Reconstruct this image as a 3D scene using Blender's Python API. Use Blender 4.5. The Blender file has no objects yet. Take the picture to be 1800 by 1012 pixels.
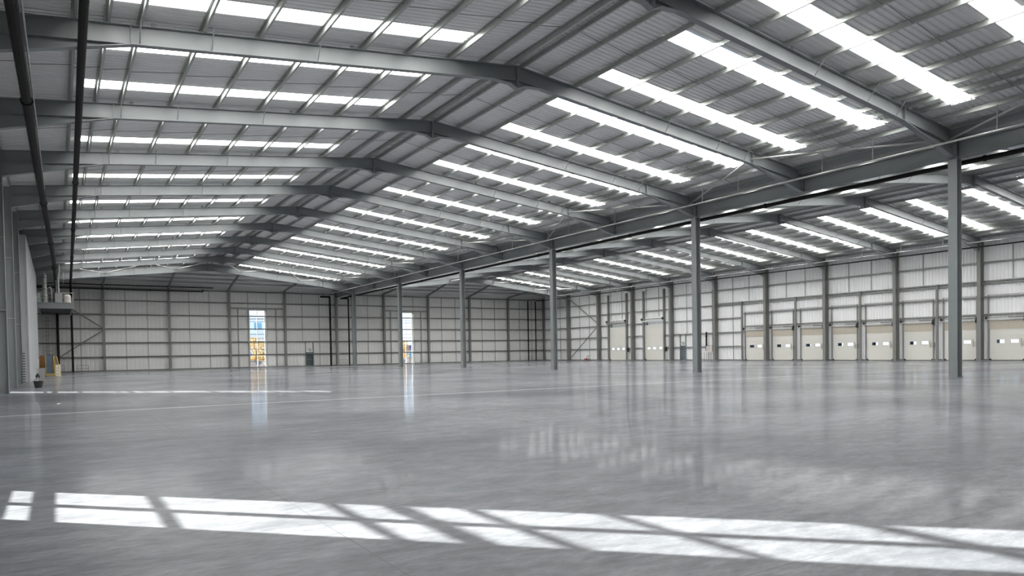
import bpy, bmesh, math, random
from mathutils import Vector, Matrix
random.seed(7)
D = bpy.data
C = bpy.context.scene.collection
SC = bpy.context.scene
PI = math.pi

# ------------------------------------------------------------------ camera
F_PX, CY_PX = 1258.29, 647.53
YAW, PITCH, ROLL, EYE = 32.3685, -1.2978, -0.9875, 1.5245
cam = D.cameras.new('camera'); cam.sensor_fit = 'HORIZONTAL'; cam.sensor_width = 36.0
cam.lens = F_PX / 1800 * 36.0
cam.shift_y = (CY_PX - 506) / 1800
cam.clip_end = 1500
co = D.objects.new('camera', cam); C.objects.link(co)
ya, pi_ = math.radians(YAW), math.radians(PITCH)
fw = Vector((math.sin(ya) * math.cos(pi_), math.cos(ya) * math.cos(pi_), math.sin(pi_)))
rt = Vector((math.cos(ya), -math.sin(ya), 0)); up = rt.cross(fw)
r_ = math.radians(ROLL)
rt2 = rt * math.cos(r_) + up * math.sin(r_)
up2 = up * math.cos(r_) - rt * math.sin(r_)
mt = Matrix((rt2, up2, -fw)).transposed().to_4x4(); mt.translation = Vector((0, 0, EYE))
co.matrix_world = mt
SC.camera = co

# ------------------------------------------------------------------ light
SKYLIGHT = 7.0
SUN = 29.0
SC.view_settings.view_transform = 'Standard'
SC.view_settings.look = 'None'
SC.view_settings.exposure = 0.74
SC.view_settings.gamma = 1.0
SC.view_settings.use_curve_mapping = False
SC.cycles.max_bounces = 8
SC.cycles.diffuse_bounces = 5
SC.cycles.glossy_bounces = 4
SC.cycles.transparent_max_bounces = 12
SC.cycles.sample_clamp_indirect = 6.0
SC.cycles.caustics_reflective = False
SC.cycles.caustics_refractive = False
sl = D.lights.new('sun', 'SUN'); sl.energy = SUN; sl.angle = math.radians(0.4); sl.color = (1.0, 0.95, 0.87)
so = D.objects.new('sun', sl); C.objects.link(so)
so.location = (-40, 60, 60)
so.rotation_euler = Vector((1.65, -1.757, -1)).to_track_quat('-Z', 'Y').to_euler()
w = D.worlds.new('sky'); SC.world = w; w.use_nodes = True
nt = w.node_tree; nt.nodes.clear()
tc = nt.nodes.new('ShaderNodeTexCoord'); sx = nt.nodes.new('ShaderNodeSeparateXYZ')
rp = nt.nodes.new('ShaderNodeValToRGB'); bg = nt.nodes.new('ShaderNodeBackground'); ou = nt.nodes.new('ShaderNodeOutputWorld')
rp.color_ramp.elements[0].position = 0.0; rp.color_ramp.elements[0].color = (0.78, 0.86, 0.95, 1)
rp.color_ramp.elements[1].position = 0.5; rp.color_ramp.elements[1].color = (0.22, 0.42, 0.78, 1)
e = rp.color_ramp.elements.new(0.12); e.color = (0.45, 0.64, 0.92, 1)
bg.inputs[1].default_value = 1.3
nt.links.new(tc.outputs['Generated'], sx.inputs[0]); nt.links.new(sx.outputs['Z'], rp.inputs[0])
nt.links.new(rp.outputs[0], bg.inputs[0]); nt.links.new(bg.outputs[0], ou.inputs[0])

# ------------------------------------------------------------------ dimensions (metres)
BAY = 8.0
Y1 = 17.1544
XV, S = 35.4028, 37.9707          # line of columns between the halls, span of one hall
XA1 = XV - S / 2                  # ridge of the main hall
XA2 = XV + S / 2                  # ridge of the dock hall
YE = Y1 + 11 * BAY                # end wall
YH = Y1 + 10 * BAY                # last full frame, hip bay behind it
YB = Y1 - 4 * BAY                 # back wall behind the camera
HW = S / 2
SLOPE = 0.109
ZT = 13.38                        # rafter top at ridge
ZS = ZT + 0.225                   # liner sheet at ridge
RD = 0.60                         # rafter depth
XLW = -3.36                       # left wall liner
XRW = 73.52                       # right wall liner
GIRT = 1.81
CB = 10.12                        # column head
def zt(dx): return ZT - SLOPE * abs(dx)
def zs(dx): return ZS - SLOPE * abs(dx)

# ------------------------------------------------------------------ materials
def mat(name, col, rough=0.5, metal=0.0, spec=0.5, noise=0.0, nscale=3.0, bump=0.0, bscale=20.0, emit=None, estr=0.0):
    m = D.materials.new(name); m.use_nodes = True
    n = m.node_tree; b = n.nodes['Principled BSDF']
    b.inputs['Base Color'].default_value = (*col, 1)
    b.inputs['Roughness'].default_value = rough
    b.inputs['Metallic'].default_value = metal
    b.inputs['Specular IOR Level'].default_value = spec
    if noise or bump:
        t = n.nodes.new('ShaderNodeTexCoord')
    if noise:
        x = n.nodes.new('ShaderNodeTexNoise'); x.inputs['Scale'].default_value = nscale; x.inputs['Detail'].default_value = 5
        n.links.new(t.outputs['Object'], x.inputs['Vector'])
        mx = n.nodes.new('ShaderNodeMix'); mx.data_type = 'RGBA'
        mx.inputs[6].default_value = (*[c * (1 - noise) for c in col], 1)
        mx.inputs[7].default_value = (*[min(1, c * (1 + noise)) for c in col], 1)
        n.links.new(x.outputs['Fac'], mx.inputs[0]); n.links.new(mx.outputs[2], b.inputs['Base Color'])
    if bump:
        y = n.nodes.new('ShaderNodeTexNoise'); y.inputs['Scale'].default_value = bscale
        n.links.new(t.outputs['Object'], y.inputs['Vector'])
        bp = n.nodes.new('ShaderNodeBump'); bp.inputs['Strength'].default_value = bump
        n.links.new(y.outputs['Fac'], bp.inputs['Height']); n.links.new(bp.outputs[0], b.inputs['Normal'])
    if emit:
        b.inputs['Emission Color'].default_value = (*emit, 1); b.inputs['Emission Strength'].default_value = estr
    return m

M_STEEL = mat('painted_steel', (0.24, 0.258, 0.262), 0.38, noise=0.10, nscale=1.5)
M_WSTEEL = mat('wall_steel', (0.22, 0.22, 0.21), 0.5, noise=0.08)
M_GALV = mat('galvanised_steel', (0.44, 0.46, 0.44), 0.38, metal=0.5, noise=0.15, nscale=5)
M_RAIL = mat('wall_rail_galvanised', (0.27, 0.27, 0.26), 0.5, metal=0.2)
M_LINER = mat('roof_liner_sheet', (0.88, 0.88, 0.87), 0.30, spec=0.6, noise=0.05, nscale=0.4)
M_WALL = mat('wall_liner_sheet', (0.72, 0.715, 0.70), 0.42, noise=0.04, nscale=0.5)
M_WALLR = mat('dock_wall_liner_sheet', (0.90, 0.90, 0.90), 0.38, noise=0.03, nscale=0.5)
M_BLOCK = mat('grey_white_cladding', (0.46, 0.47, 0.485), 0.4, noise=0.05)
M_WHITE = mat('white_panel', (0.66, 0.67, 0.67), 0.4, noise=0.04)
M_DOOR = mat('door_sheet', (0.75, 0.735, 0.675), 0.42, noise=0.03, nscale=2)
M_HEAD = mat('door_head_sheet', (0.52, 0.47, 0.39), 0.5, noise=0.1, nscale=2)
M_BLACK = mat('black_pipe', (0.016, 0.015, 0.015), 0.7, spec=0.2)
M_DARK = mat('dark_rubber', (0.03, 0.03, 0.03), 0.7)
M_NAVY = mat('dark_shelter_fabric', (0.02, 0.024, 0.045), 0.8)
M_PDOOR = mat('blue_grey_door', (0.14, 0.17, 0.20), 0.45)
M_TEAL = mat('green_grey_door', (0.07, 0.10, 0.10), 0.45)
M_SIGN = mat('white_sign', (0.75, 0.80, 0.76), 0.5)
M_GREEN = mat('green_sign', (0.18, 0.36, 0.25), 0.5)
M_YELLOW = mat('yellow_fibreglass', (0.50, 0.36, 0.10), 0.5)
M_BROWN = mat('brown_board', (0.22, 0.10, 0.035), 0.7, noise=0.2)
M_BLUE = mat('blue_grey_board', (0.10, 0.15, 0.20), 0.6)
M_RED = mat('red_paint', (0.40, 0.03, 0.03), 0.4)
M_CYL = mat('pale_grey_metal', (0.46, 0.46, 0.45), 0.35, metal=0.3)
M_PINK = mat('pale_board', (0.70, 0.64, 0.61), 0.6)
M_WPAINT = mat('white_paint', (0.8, 0.8, 0.78), 0.4)
M_FRAME = mat('white_window_frame', (0.72, 0.72, 0.70), 0.45)
M_GROUND = mat('pale_rubble', (0.15, 0.12, 0.10), 0.9, noise=0.45, nscale=2.0, bump=0.6, bscale=3)
M_LEAF = mat('yellow_leaves', (0.50, 0.33, 0.08), 0.7, noise=0.35, nscale=1.2)
M_BARK = mat('bark', (0.10, 0.07, 0.05), 0.9)
M_FAR = mat('pale_facade', (0.80, 0.88, 0.95), 0.6)
M_FARG = mat('blue_facade_glass', (0.16, 0.40, 0.55), 0.3)
M_FARB = mat('blue_cladding', (0.06, 0.10, 0.34), 0.5)

# rooflight: lit translucent sheet
M_SKY = D.materials.new('translucent_rooflight'); M_SKY.use_nodes = True
n = M_SKY.node_tree; b = n.nodes['Principled BSDF']
b.inputs['Base Color'].default_value = (0.8, 0.85, 0.88, 1); b.inputs['Roughness'].default_value = 0.4
b.inputs['Emission Color'].default_value = (1.0, 0.985, 0.955, 1); b.inputs['Emission Strength'].default_value = SKYLIGHT

# clear glass that also passes the sun
M_GLASS = D.materials.new('clear_glazing'); M_GLASS.use_nodes = True
n = M_GLASS.node_tree; n.nodes.clear()
o_ = n.nodes.new('ShaderNodeOutputMaterial'); tr = n.nodes.new('ShaderNodeBsdfTransparent'); gl = n.nodes.new('ShaderNodeBsdfGlossy')
tr.inputs[0].default_value = (0.93, 0.96, 0.97, 1); gl.inputs['Roughness'].default_value = 0.02
ms = n.nodes.new('ShaderNodeMixShader')
ms.inputs[0].default_value = 0.06; n.links.new(tr.outputs[0], ms.inputs[1]); n.links.new(gl.outputs[0], ms.inputs[2]); n.links.new(ms.outputs[0], o_.inputs[0])

# polished concrete
M_FLOOR = D.materials.new('polished_concrete'); M_FLOOR.use_nodes = True
n = M_FLOOR.node_tree; b = n.nodes['Principled BSDF']; L = n.links.new
t = n.nodes.new('ShaderNodeTexCoord')
def noise(scale, detail=6, rough=0.6, vec=None, dist=0.0):
    x = n.nodes.new('ShaderNodeTexNoise'); x.inputs['Scale'].default_value = scale
    x.inputs['Detail'].default_value = detail; x.inputs['Roughness'].default_value = rough
    x.inputs['Distortion'].default_value = dist
    L(vec if vec is not None else t.outputs['Object'], x.inputs['Vector']); return x
def mapping(sx_, sy_, rz=0):
    m_ = n.nodes.new('ShaderNodeMapping'); m_.inputs['Scale'].default_value = (sx_, sy_, 1); m_.inputs['Rotation'].default_value = (0, 0, rz)
    L(t.outputs['Object'], m_.inputs['Vector']); return m_.outputs[0]
def ramp(src, p0, c0, p1, c1):
    r = n.nodes.new('ShaderNodeValToRGB'); r.color_ramp.elements[0].position = p0; r.color_ramp.elements[0].color = (*c0, 1)
    r.color_ramp.elements[1].position = p1; r.color_ramp.elements[1].color = (*c1, 1); L(src, r.inputs[0]); return r
def mix(kind, fac, a, bb):
    m_ = n.nodes.new('ShaderNodeMix'); m_.data_type = 'RGBA'; m_.blend_type = kind
    if isinstance(fac, float): m_.inputs[0].default_value = fac
    else: L(fac, m_.inputs[0])
    L(a, m_.inputs[6])
    if isinstance(bb, tuple): m_.inputs[7].default_value = (*bb, 1)
    else: L(bb, m_.inputs[7])
    return m_.outputs[2]
big = noise(0.16, 5, 0.6, dist=0.6)
c1 = ramp(big.outputs['Fac'], 0.34, (0.140, 0.148, 0.168), 0.66, (0.345, 0.354, 0.374))
mid = noise(1.7, 8, 0.7, vec=mapping(0.7, 1.5, 0.55))
c2 = ramp(mid.outputs['Fac'], 0.38, (0.56, 0.56, 0.58), 0.62, (1.0, 1.0, 1.0))
col = mix('MULTIPLY', 0.85, c1.outputs[0], c2.outputs[0])
fine = noise(9.0, 8, 0.75, vec=mapping(0.5, 1.3, 0.55))
c3 = ramp(fine.outputs['Fac'], 0.36, (0.38, 0.38, 0.39), 0.62, (1, 1, 1))
col = mix('MULTIPLY', 0.6, col, c3.outputs[0])
sxyz = n.nodes.new('ShaderNodeSeparateXYZ'); L(t.outputs['Object'], sxyz.inputs[0])
def math_(op, a, bv=None, c=None):
    m_ = n.nodes.new('ShaderNodeMath'); m_.operation = op
    for i, v in enumerate((a, bv, c)):
        if v is None: continue
        if isinstance(v, (int, float)): m_.inputs[i].default_value = v
        else: L(v, m_.inputs[i])
    return m_.outputs[0]
def line(axis, pos, half):
    return math_('LESS_THAN', math_('ABSOLUTE', math_('SUBTRACT', sxyz.outputs[axis], pos)), half)
def lines(axis, off, pitch, half):
    a = math_('ADD', sxyz.outputs[axis], -off + 1000 * pitch)
    a = math_('MODULO', a, pitch)
    a = math_('ABSOLUTE', math_('SUBTRACT', a, pitch / 2))
    return math_('GREATER_THAN', a, pitch / 2 - half)
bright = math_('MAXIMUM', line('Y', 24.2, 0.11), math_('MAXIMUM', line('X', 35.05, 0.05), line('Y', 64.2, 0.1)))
saw = math_('MAXIMUM', lines('X', 2.0, 5.57, 0.006), lines('Y', 3.2, 7.0, 0.006))
col = mix('MIX', math_('MULTIPLY', saw, 0.75), col, (0.09, 0.09, 0.09))
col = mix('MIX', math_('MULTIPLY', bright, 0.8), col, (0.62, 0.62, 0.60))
rr = n.nodes.new('ShaderNodeMapRange'); L(mid.outputs['Fac'], rr.inputs[0])
rr.inputs[1].default_value = 0.3; rr.inputs[2].default_value = 0.7; rr.inputs[3].default_value = 0.42; rr.inputs[4].default_value = 0.28
bn = noise(1.6, 3, 0.5); bp = n.nodes.new('ShaderNodeBump'); bp.inputs['Strength'].default_value = 0.05; bp.inputs['Distance'].default_value = 0.02
L(bn.outputs['Fac'], bp.inputs['Height'])
n.nodes.remove(b)
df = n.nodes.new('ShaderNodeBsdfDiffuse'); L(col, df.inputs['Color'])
g1 = n.nodes.new('ShaderNodeBsdfGlossy'); L(rr.outputs[0], g1.inputs['Roughness']); L(bp.outputs[0], g1.inputs['Normal'])
g2 = n.nodes.new('ShaderNodeBsdfGlossy'); g2.inputs['Roughness'].default_value = 0.075; L(bp.outputs[0], g2.inputs['Normal'])
lw = n.nodes.new('ShaderNodeLayerWeight'); lw.inputs[0].default_value = 0.5
def ranged(a0, a1, b0, b1):
    q = n.nodes.new('ShaderNodeMapRange'); L(lw.outputs['Facing'], q.inputs[0])
    for i_, v_ in enumerate((a0, a1, b0, b1)): q.inputs[i_ + 1].default_value = v_
    return q.outputs[0]
m1 = n.nodes.new('ShaderNodeMixShader'); L(ranged(0.5, 0.95, 0.03, 0.17), m1.inputs[0]); L(df.outputs[0], m1.inputs[1]); L(g1.outputs[0], m1.inputs[2])
m2 = n.nodes.new('ShaderNodeMixShader'); L(math_('MULTIPLY', math_('POWER', ranged(0.75, 0.985, 0.0, 1.0), 1.9), 0.50), m2.inputs[0]); L(m1.outputs[0], m2.inputs[1]); L(g2.outputs[0], m2.inputs[2])
L(m2.outputs[0], n.nodes['Material Output'].inputs['Surface'])

# ------------------------------------------------------------------ mesh helpers
class MB:
    def __init__(s): s.v = []; s.f = []; s.m = []; s.mi = 0
    def add(s, vs, fs):
        o = len(s.v); s.v += [tuple(p) for p in vs]; s.f += [tuple(i + o for i in f) for f in fs]; s.m += [s.mi] * len(fs)
        return s
    def box(s, x0, x1, y0, y1, z0, z1):
        vs = [(x, y, z) for z in (z0, z1) for y in (y0, y1) for x in (x0, x1)]
        return s.add(vs, [(0, 2, 3, 1), (4, 5, 7, 6), (0, 1, 5, 4), (2, 6, 7, 3), (0, 4, 6, 2), (1, 3, 7, 5)])
    def sweep(s, sec, P, Q, upv=(0, 0, 1)):
        """closed 2D section (right, up) run from P to Q"""
        P, Q, U = Vector(P), Vector(Q), Vector(upv)
        d = (Q - P).normalized(); R = d.cross(U)
        if R.length < 1e-6: R = d.orthogonal()
        R.normalize(); U = R.cross(d).normalized(); k = len(sec)
        vs = [P + R * a + U * c for a, c in sec] + [Q + R * a + U * c for a, c in sec]
        fs = [(i, (i + 1) % k, k + (i + 1) % k, k + i) for i in range(k)] + [tuple(range(k))[::-1], tuple(range(k, 2 * k))]
        return s.add(vs, fs)
    def tube(s, P, Q, r, k=8):
        return s.sweep([(r * math.cos(2 * PI * i / k), r * math.sin(2 * PI * i / k)) for i in range(k)], P, Q)
    def path(s, pts, r, k=8):
        for a, c in zip(pts, pts[1:]): s.tube(a, c, r, k)
        for p in pts[1:-1]: s.ball(p, r * 1.05, k)
        return s
    def ball(s, p, r, k=8):
        rows = 5; vs = []; fs = []
        for j in range(1, rows):
            a = PI * j / rows
            for i in range(k): vs.append((p[0] + r * math.sin(a) * math.cos(2 * PI * i / k), p[1] + r * math.sin(a) * math.sin(2 * PI * i / k), p[2] + r * math.cos(a)))
        t_, b_ = len(vs), len(vs) + 1; vs += [(p[0], p[1], p[2] + r), (p[0], p[1], p[2] - r)]
        for j in range(rows - 2):
            for i in range(k): fs.append((j * k + i, j * k + (i + 1) % k, (j + 1) * k + (i + 1) % k, (j + 1) * k + i)[::-1])
        for i in range(k): fs.append((t_, i, (i + 1) % k)); fs.append((b_, (rows - 2) * k + (i + 1) % k, (rows - 2) * k + i))
        return s.add(vs, fs)
    def lathe(s, prof, c=(0, 0, 0), k=20):
        vs = []; fs = []
        for r, z in prof:
            for i in range(k): vs.append((c[0] + r * math.cos(2 * PI * i / k), c[1] + r * math.sin(2 * PI * i / k), c[2] + z))
        for j in range(len(prof) - 1):
            for i in range(k): fs.append((j * k + i, j * k + (i + 1) % k, (j + 1) * k + (i + 1) % k, (j + 1) * k + i))
        fs.append(tuple(range(k))[::-1]); fs.append(tuple(range((len(prof) - 1) * k, len(prof) * k)))
        return s.add(vs, fs)
    def prism(s, poly, a, bb, axis='y'):
        """polygon in (x,z) [axis y] or (y,z) [axis x] given thickness a..bb along the axis"""
        k = len(poly)
        if axis == 'y': vs = [(p, a, q) for p, q in poly] + [(p, bb, q) for p, q in poly]
        elif axis == 'x': vs = [(a, p, q) for p, q in poly] + [(bb, p, q) for p, q in poly]
        else: vs = [(p, q, a) for p, q in poly] + [(p, q, bb) for p, q in poly]
        fs = [(i, (i + 1) % k, k + (i + 1) % k, k + i) for i in range(k)] + [tuple(range(k))[::-1], tuple(range(k, 2 * k))]
        return s.add(vs, fs)
    def done(s, name, mats, parent=None, loc=None, fix=True):
        me = D.meshes.new(name); me.from_pydata(s.v, [], s.f)
        if fix:
            bm = bmesh.new(); bm.from_mesh(me); bmesh.ops.recalc_face_normals(bm, faces=bm.faces); bm.to_mesh(me); bm.free()
        for m in (mats if isinstance(mats, (list, tuple)) else [mats]): me.materials.append(m)
        if any(s.m):
            for p, i in zip(me.polygons, s.m): p.material_index = i
        me.update()
        o = D.objects.new(name, me); C.objects.link(o)
        if parent: o.parent = parent
        if loc is not None: o.location = loc
        return o

def isec(w_, h, tf=0.025, tw=0.016):
    a, c = w_ / 2, h / 2
    return [(-a, -c), (a, -c), (a, -c + tf), (tw / 2, -c + tf), (tw / 2, c - tf), (a, c - tf), (a, c), (-a, c), (-a, c - tf), (-tw / 2, c - tf), (-tw / 2, -c + tf), (-a, -c + tf)]
def zsec(h=0.2, fl=0.07, t_=0.008):
    return [(-fl, h), (-fl, h - 0.02), (-fl + t_, h - 0.02), (-fl + t_, h - t_), (0, h - t_), (0, 0), (fl, 0), (fl, 0.02), (fl - t_, 0.02), (fl - t_, t_), (t_, t_), (t_, h)]

def tag(o, label=None, cat=None, group=None, kind=None):
    if label: o['label'] = label
    if cat: o['category'] = cat
    if group: o['group'] = group
    if kind: o['kind'] = kind
    return o
def empty(name, loc, label=None, cat=None, group=None, kind=None, rz=0):
    o = D.objects.new(name, None); C.objects.link(o); o.location = loc; o.rotation_euler = (0, 0, rz); o.empty_display_size = 0.3
    return tag(o, label, cat, group, kind)
def kids(o): return [c for c in D.objects if c.parent == o]
def dup(root, loc, label, group=None, rz=None, tree={}):
    r = root.copy(); C.objects.link(r); r.location = loc; r['label'] = label
    if rz is not None: r.rotation_euler = (0, 0, rz)
    if group: r['group'] = group
    key = root.name
    if key not in tree: tree[key] = [(c, kids(c)) for c in kids(root)]
    for ch, gs in tree[key]:
        c_ = ch.copy(); C.objects.link(c_); c_.parent = r
        for g in gs:
            d_ = g.copy(); C.objects.link(d_); d_.parent = c_
    return r
ORD = ['first', 'second', 'third', 'fourth', 'fifth', 'sixth', 'seventh', 'eighth', 'ninth', 'tenth', 'eleventh', 'twelfth', 'thirteenth', 'fourteenth']

# ================================================================== SETTING
fl = MB().box(XLW - 0.3, XRW + 0.3, YB - 0.3, YE + 0.3, -0.3, 0).done('floor', M_FLOOR)
tag(fl, 'polished grey concrete slab with bands of sunlight', 'floor', kind='structure')

def intervals(lo, hi, cuts):
    out = []; c = lo
    for a, b2 in sorted(cuts):
        if a > c: out.append((c, a))
        c = max(c, b2)
    if c < hi: out.append((c, hi))
    return out
def profile(lo, hi, pitch, depth, top):
    """trapezoid rib profile points (u, offset)"""
    pts = []; u = math.floor(lo / pitch) * pitch
    while u < hi:
        for du, off in ((0, 0), (pitch * (1 - top), 0), (pitch * (1 - top * 0.72), depth), (pitch * (1 - top * 0.28), depth)):
            if lo < u + du < hi: pts.append((u + du, off))
        u += pitch
    def off_at(uu):
        q = (uu / pitch) % 1.0
        return 0.0 if q < 1 - top else depth
    return [(lo, off_at(lo))] + pts + [(hi, off_at(hi))]

def ribbed_wall(name, axis, plane, out, lo, hi, z0, z1, holes, pitch, depth, thick=0.14, mat_=M_WALL, label=''):
    """axis 'x': wall normal along x (runs along y). out=+1/-1 is the outside direction."""
    mb = MB()
    cuts = sorted({lo, hi} | {h[0] for h in holes} | {h[1] for h in holes})
    for a, c in zip(cuts, cuts[1:]):
        m_ = (a + c) / 2
        zz = intervals(z0, z1, [(h[2], h[3]) for h in holes if h[0] < m_ < h[1]])
        pts = profile(a, c, pitch, depth, 0.45)
        for za, zb in zz:
            k = len(pts); vs = []; fs = []
            for u, o in pts:
                for z in (za, zb):
                    p = plane + out * o; vs.append((p, u, z) if axis == 'x' else (u, p, z))
            for u in (a, c):
                for z in (za, zb):
                    p = plane + out * (thick + depth); vs.append((p, u, z) if axis == 'x' else (u, p, z))
            for i in range(k - 1): fs.append((2 * i, 2 * i + 1, 2 * i + 3, 2 * i + 2))
            q = 2 * k
            fs += [(q, q + 2, q + 3, q + 1), (0, q, q + 1, 1), (2 * k - 2, 2 * k - 1, q + 3, q + 2),
                   tuple([2 * i for i in range(k)] + [q + 2, q]), tuple([2 * i + 1 for i in range(k)] + [q + 3, q + 1])]
            mb.add(vs, fs)
    o = mb.done(name, mat_)
    return tag(o, label, 'wall', kind='structure')

WZ = 11.42
# tall glazed slots
SLOT_W = 1.10
END_SLOTS = [XV - 1.5 * S / 5 - 0.02, XV + 1.5 * S / 5 + 0.02]
LEFT_SLOTS = [12.49, 43.98]
SLOT_Z = 8.13
# docks along the right wall
DOCKS = [Y1 + BAY * k + d for k in range(1, 6) for d in (-2.02, 2.0)] 
DOCKS = sorted([y for y in DOCKS if y < 60] + [Y1 + BAY * 0 + 2.0, Y1 - 2.0])[::-1]
DOCKS = [y for y in DOCKS if y < 59.6]
DW, DH = 2.9, 3.45
TALL = [Y1 + 7.5 * BAY - 0.2, Y1 + 8.5 * BAY - 0.2]
TW, TH = 4.0, 5.1
dock_holes = [(y - DW / 2, y + DW / 2, 0.0, DH) for y in DOCKS]
tall_holes = [(y - TW / 2, y + TW / 2, 0.0, TH) for y in TALL]
PD_R = (70.87, 71.80, 0.0, 2.08)
PD_E = (30.80, 31.86, 0.0, 2.08)
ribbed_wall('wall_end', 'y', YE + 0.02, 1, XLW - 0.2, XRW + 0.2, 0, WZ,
            [(x - SLOT_W, x + SLOT_W, 0.0, SLOT_Z) for x in END_SLOTS] + [PD_E], 0.5, 0.012, label='pale grey sheeted end wall crossed by dark horizontal rails')
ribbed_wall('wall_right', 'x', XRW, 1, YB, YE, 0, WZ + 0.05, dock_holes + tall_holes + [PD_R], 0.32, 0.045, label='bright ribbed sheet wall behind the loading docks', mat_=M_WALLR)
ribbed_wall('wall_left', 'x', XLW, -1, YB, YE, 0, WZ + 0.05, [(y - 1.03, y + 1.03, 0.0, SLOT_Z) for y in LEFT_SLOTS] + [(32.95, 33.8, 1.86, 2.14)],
            0.5, 0.02, label='shaded sheeted wall behind the row of tall dark columns')
bw = MB().box(XLW - 0.2, XRW + 0.2, YB - 0.2, YB, 0, 13.8).done('wall_back', M_WALL)
tag(bw, 'pale sheeted wall behind the viewpoint', 'wall', kind='structure')
tag(MB().box(XLW, XRW, YE - 0.03, YE + 0.02, 0, 0.13).done('baseboard_end', M_WSTEEL), 'dark base angle along foot of the end wall', 'base rail', kind='structure')
bb = MB()
for a, c in intervals(YB, YE, [(y - DW / 2 - .1, y + DW / 2 + .1) for y in DOCKS] + [(y - TW / 2 - .1, y + TW / 2 + .1) for y in TALL] + [(70.8, 71.9)]):
    bb.box(XRW - 0.05, XRW, a, c, 0, 0.13)
tag(bb.done('baseboard_right', M_WSTEEL), 'dark base angle along foot of the dock wall', 'base rail', kind='structure')

# ---- roof liner with real ribs, open at the rooflights
SKY_OFF = (2.25, 6.35)
SKY_A, SKY_B = 3.22, 16.35     # distance from ridge
sky_y = [Y1 + BAY * k + o for k in range(-2, 10) for o in SKY_OFF]
def roof_slope(xa, sgn, edge, label, nm):
    mb = MB(); pitch, depth = 0.25, 0.045
    def band(d0, d1, y0, y1):
        pts = profile(y0, y1, pitch, depth, 0.42); k = len(pts); vs = []; fs = []
        for u, o in pts:
            for d in (d0, d1): vs.append((xa + sgn * d, u, zs(d) + o))
        for i in range(k - 1): fs.append((2 * i, 2 * i + 1, 2 * i + 3, 2 * i + 2))
        q = 2 * k
        for u in (y0, y1):
            for d in (d0, d1): vs.append((xa + sgn * d, u, zs(d) + 0.14))
        fs += [(q, q + 2, q + 3, q + 1), (0, q, q + 1, 1), (2 * k - 2, 2 * k - 1, q + 3, q + 2),
               tuple([2 * i for i in range(k)] + [q + 2, q]), tuple([2 * i + 1 for i in range(k)] + [q + 3, q + 1])]
        mb.add(vs, fs)
    SB = 15.45 if (xa, sgn) == (XA1, -1) else SKY_B
    band(0, SKY_A, YB, YH); band(SB, edge, YB, YH)
    for a, c in intervals(YB, YH, [(y - 0.45, y + 0.45) for y in sky_y]): band(SKY_A, SB, a, c)
    return tag(mb.done(nm, M_LINER), label, 'ceiling', kind='structure')
roof_slope(XA1, -1, 19.98, 'ribbed pale roof lining, window-wall slope of the main hall', 'ceiling')
roof_slope(XA1, 1, HW, 'ribbed pale roof lining, main hall slope falling to the column row', 'ceiling')
roof_slope(XA2, -1, HW, 'ribbed pale roof lining, dock hall slope falling to the column row', 'ceiling')
roof_slope(XA2, 1, 19.35, 'ribbed pale roof lining, dock hall slope falling to the dock doors', 'ceiling')
# hip bay at the end
def hip(xa, l, r, label):
    mb = MB(); t_ = 0.14
    zl = zs(xa - l); zr = zs(r - xa)
    for P in ([(l, YH, zl), (xa, YH, ZS), (l, YE + .2, 11.38)], [(xa, YH, ZS), (r, YE + .2, 11.38), (l, YE + .2, 11.38)], [(xa, YH, ZS), (r, YH, zr), (r, YE + .2, 11.38)]):
        mb.add(P + [(a, b2, c + t_) for a, b2, c in P], [(0, 1, 2), (3, 5, 4), (0, 3, 4, 1), (1, 4, 5, 2), (2, 5, 3, 0)])
    return tag(mb.done('ceiling', M_LINER), label, 'ceiling', kind='structure')
hip(XA1, XLW - 0.2, XV, 'hipped roof lining over last bay of the main hall')
hip(XA2, XV, XRW + 0.2, 'hipped roof lining over last bay of the dock hall')

# ---- rooflights
SLN = {(1, -1): 'main hall window-wall slope', (1, 1): 'main hall column-side slope', (2, -1): 'dock hall column-side slope', (2, 1): 'dock hall door-side slope'}
for hall, xa in ((1, XA1), (2, XA2)):
    for sgn in (-1, 1):
        sb = 15.45 if (hall, sgn) == (1, -1) else SKY_B
        mb = MB(); ribs = profile(-0.45, 0.45, 0.25, 0.045, 0.42); vs = []; fs = []; k = len(ribs)
        for u, o in ribs:
            for d in (SKY_A, sb): vs.append((sgn * (d - SKY_A), u, zs(d) - zs(SKY_A) + o + 0.004))
        for i in range(k - 1): fs.append((2 * i, 2 * i + 1, 2 * i + 3, 2 * i + 2))
        nb = len(vs)
        for u, o in ribs:
            for d in (SKY_A, sb): vs.append((sgn * (d - SKY_A), u, zs(d) - zs(SKY_A) + o + 0.012))
        for i in range(k - 1): fs.append((nb + 2 * i, nb + 2 * i + 2, nb + 2 * i + 3, nb + 2 * i + 1))
        mb.add(vs, fs)
        first = None
        for i, y in enumerate(sky_y):
            if hall == 2 and y < 16: continue
            which = 'nearer' if i % 2 == 0 else 'farther'
            lab = 'white rooflight strip, %s, %s bay from the hip, %s of its pair' % (SLN[(hall, sgn)], ORD[11 - i // 2], which)
            if first is None:
                first = mb.done('skylight', M_SKY, loc=(xa + sgn * SKY_A, y, zs(SKY_A)), fix=False); o = first
            else:
                o = first.copy(); C.objects.link(o); o.location = (xa + sgn * SKY_A, y, zs(SKY_A))
            tag(o, lab, 'skylight', 'rooflight strips on the ' + SLN[(hall, sgn)], 'thing')

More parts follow.
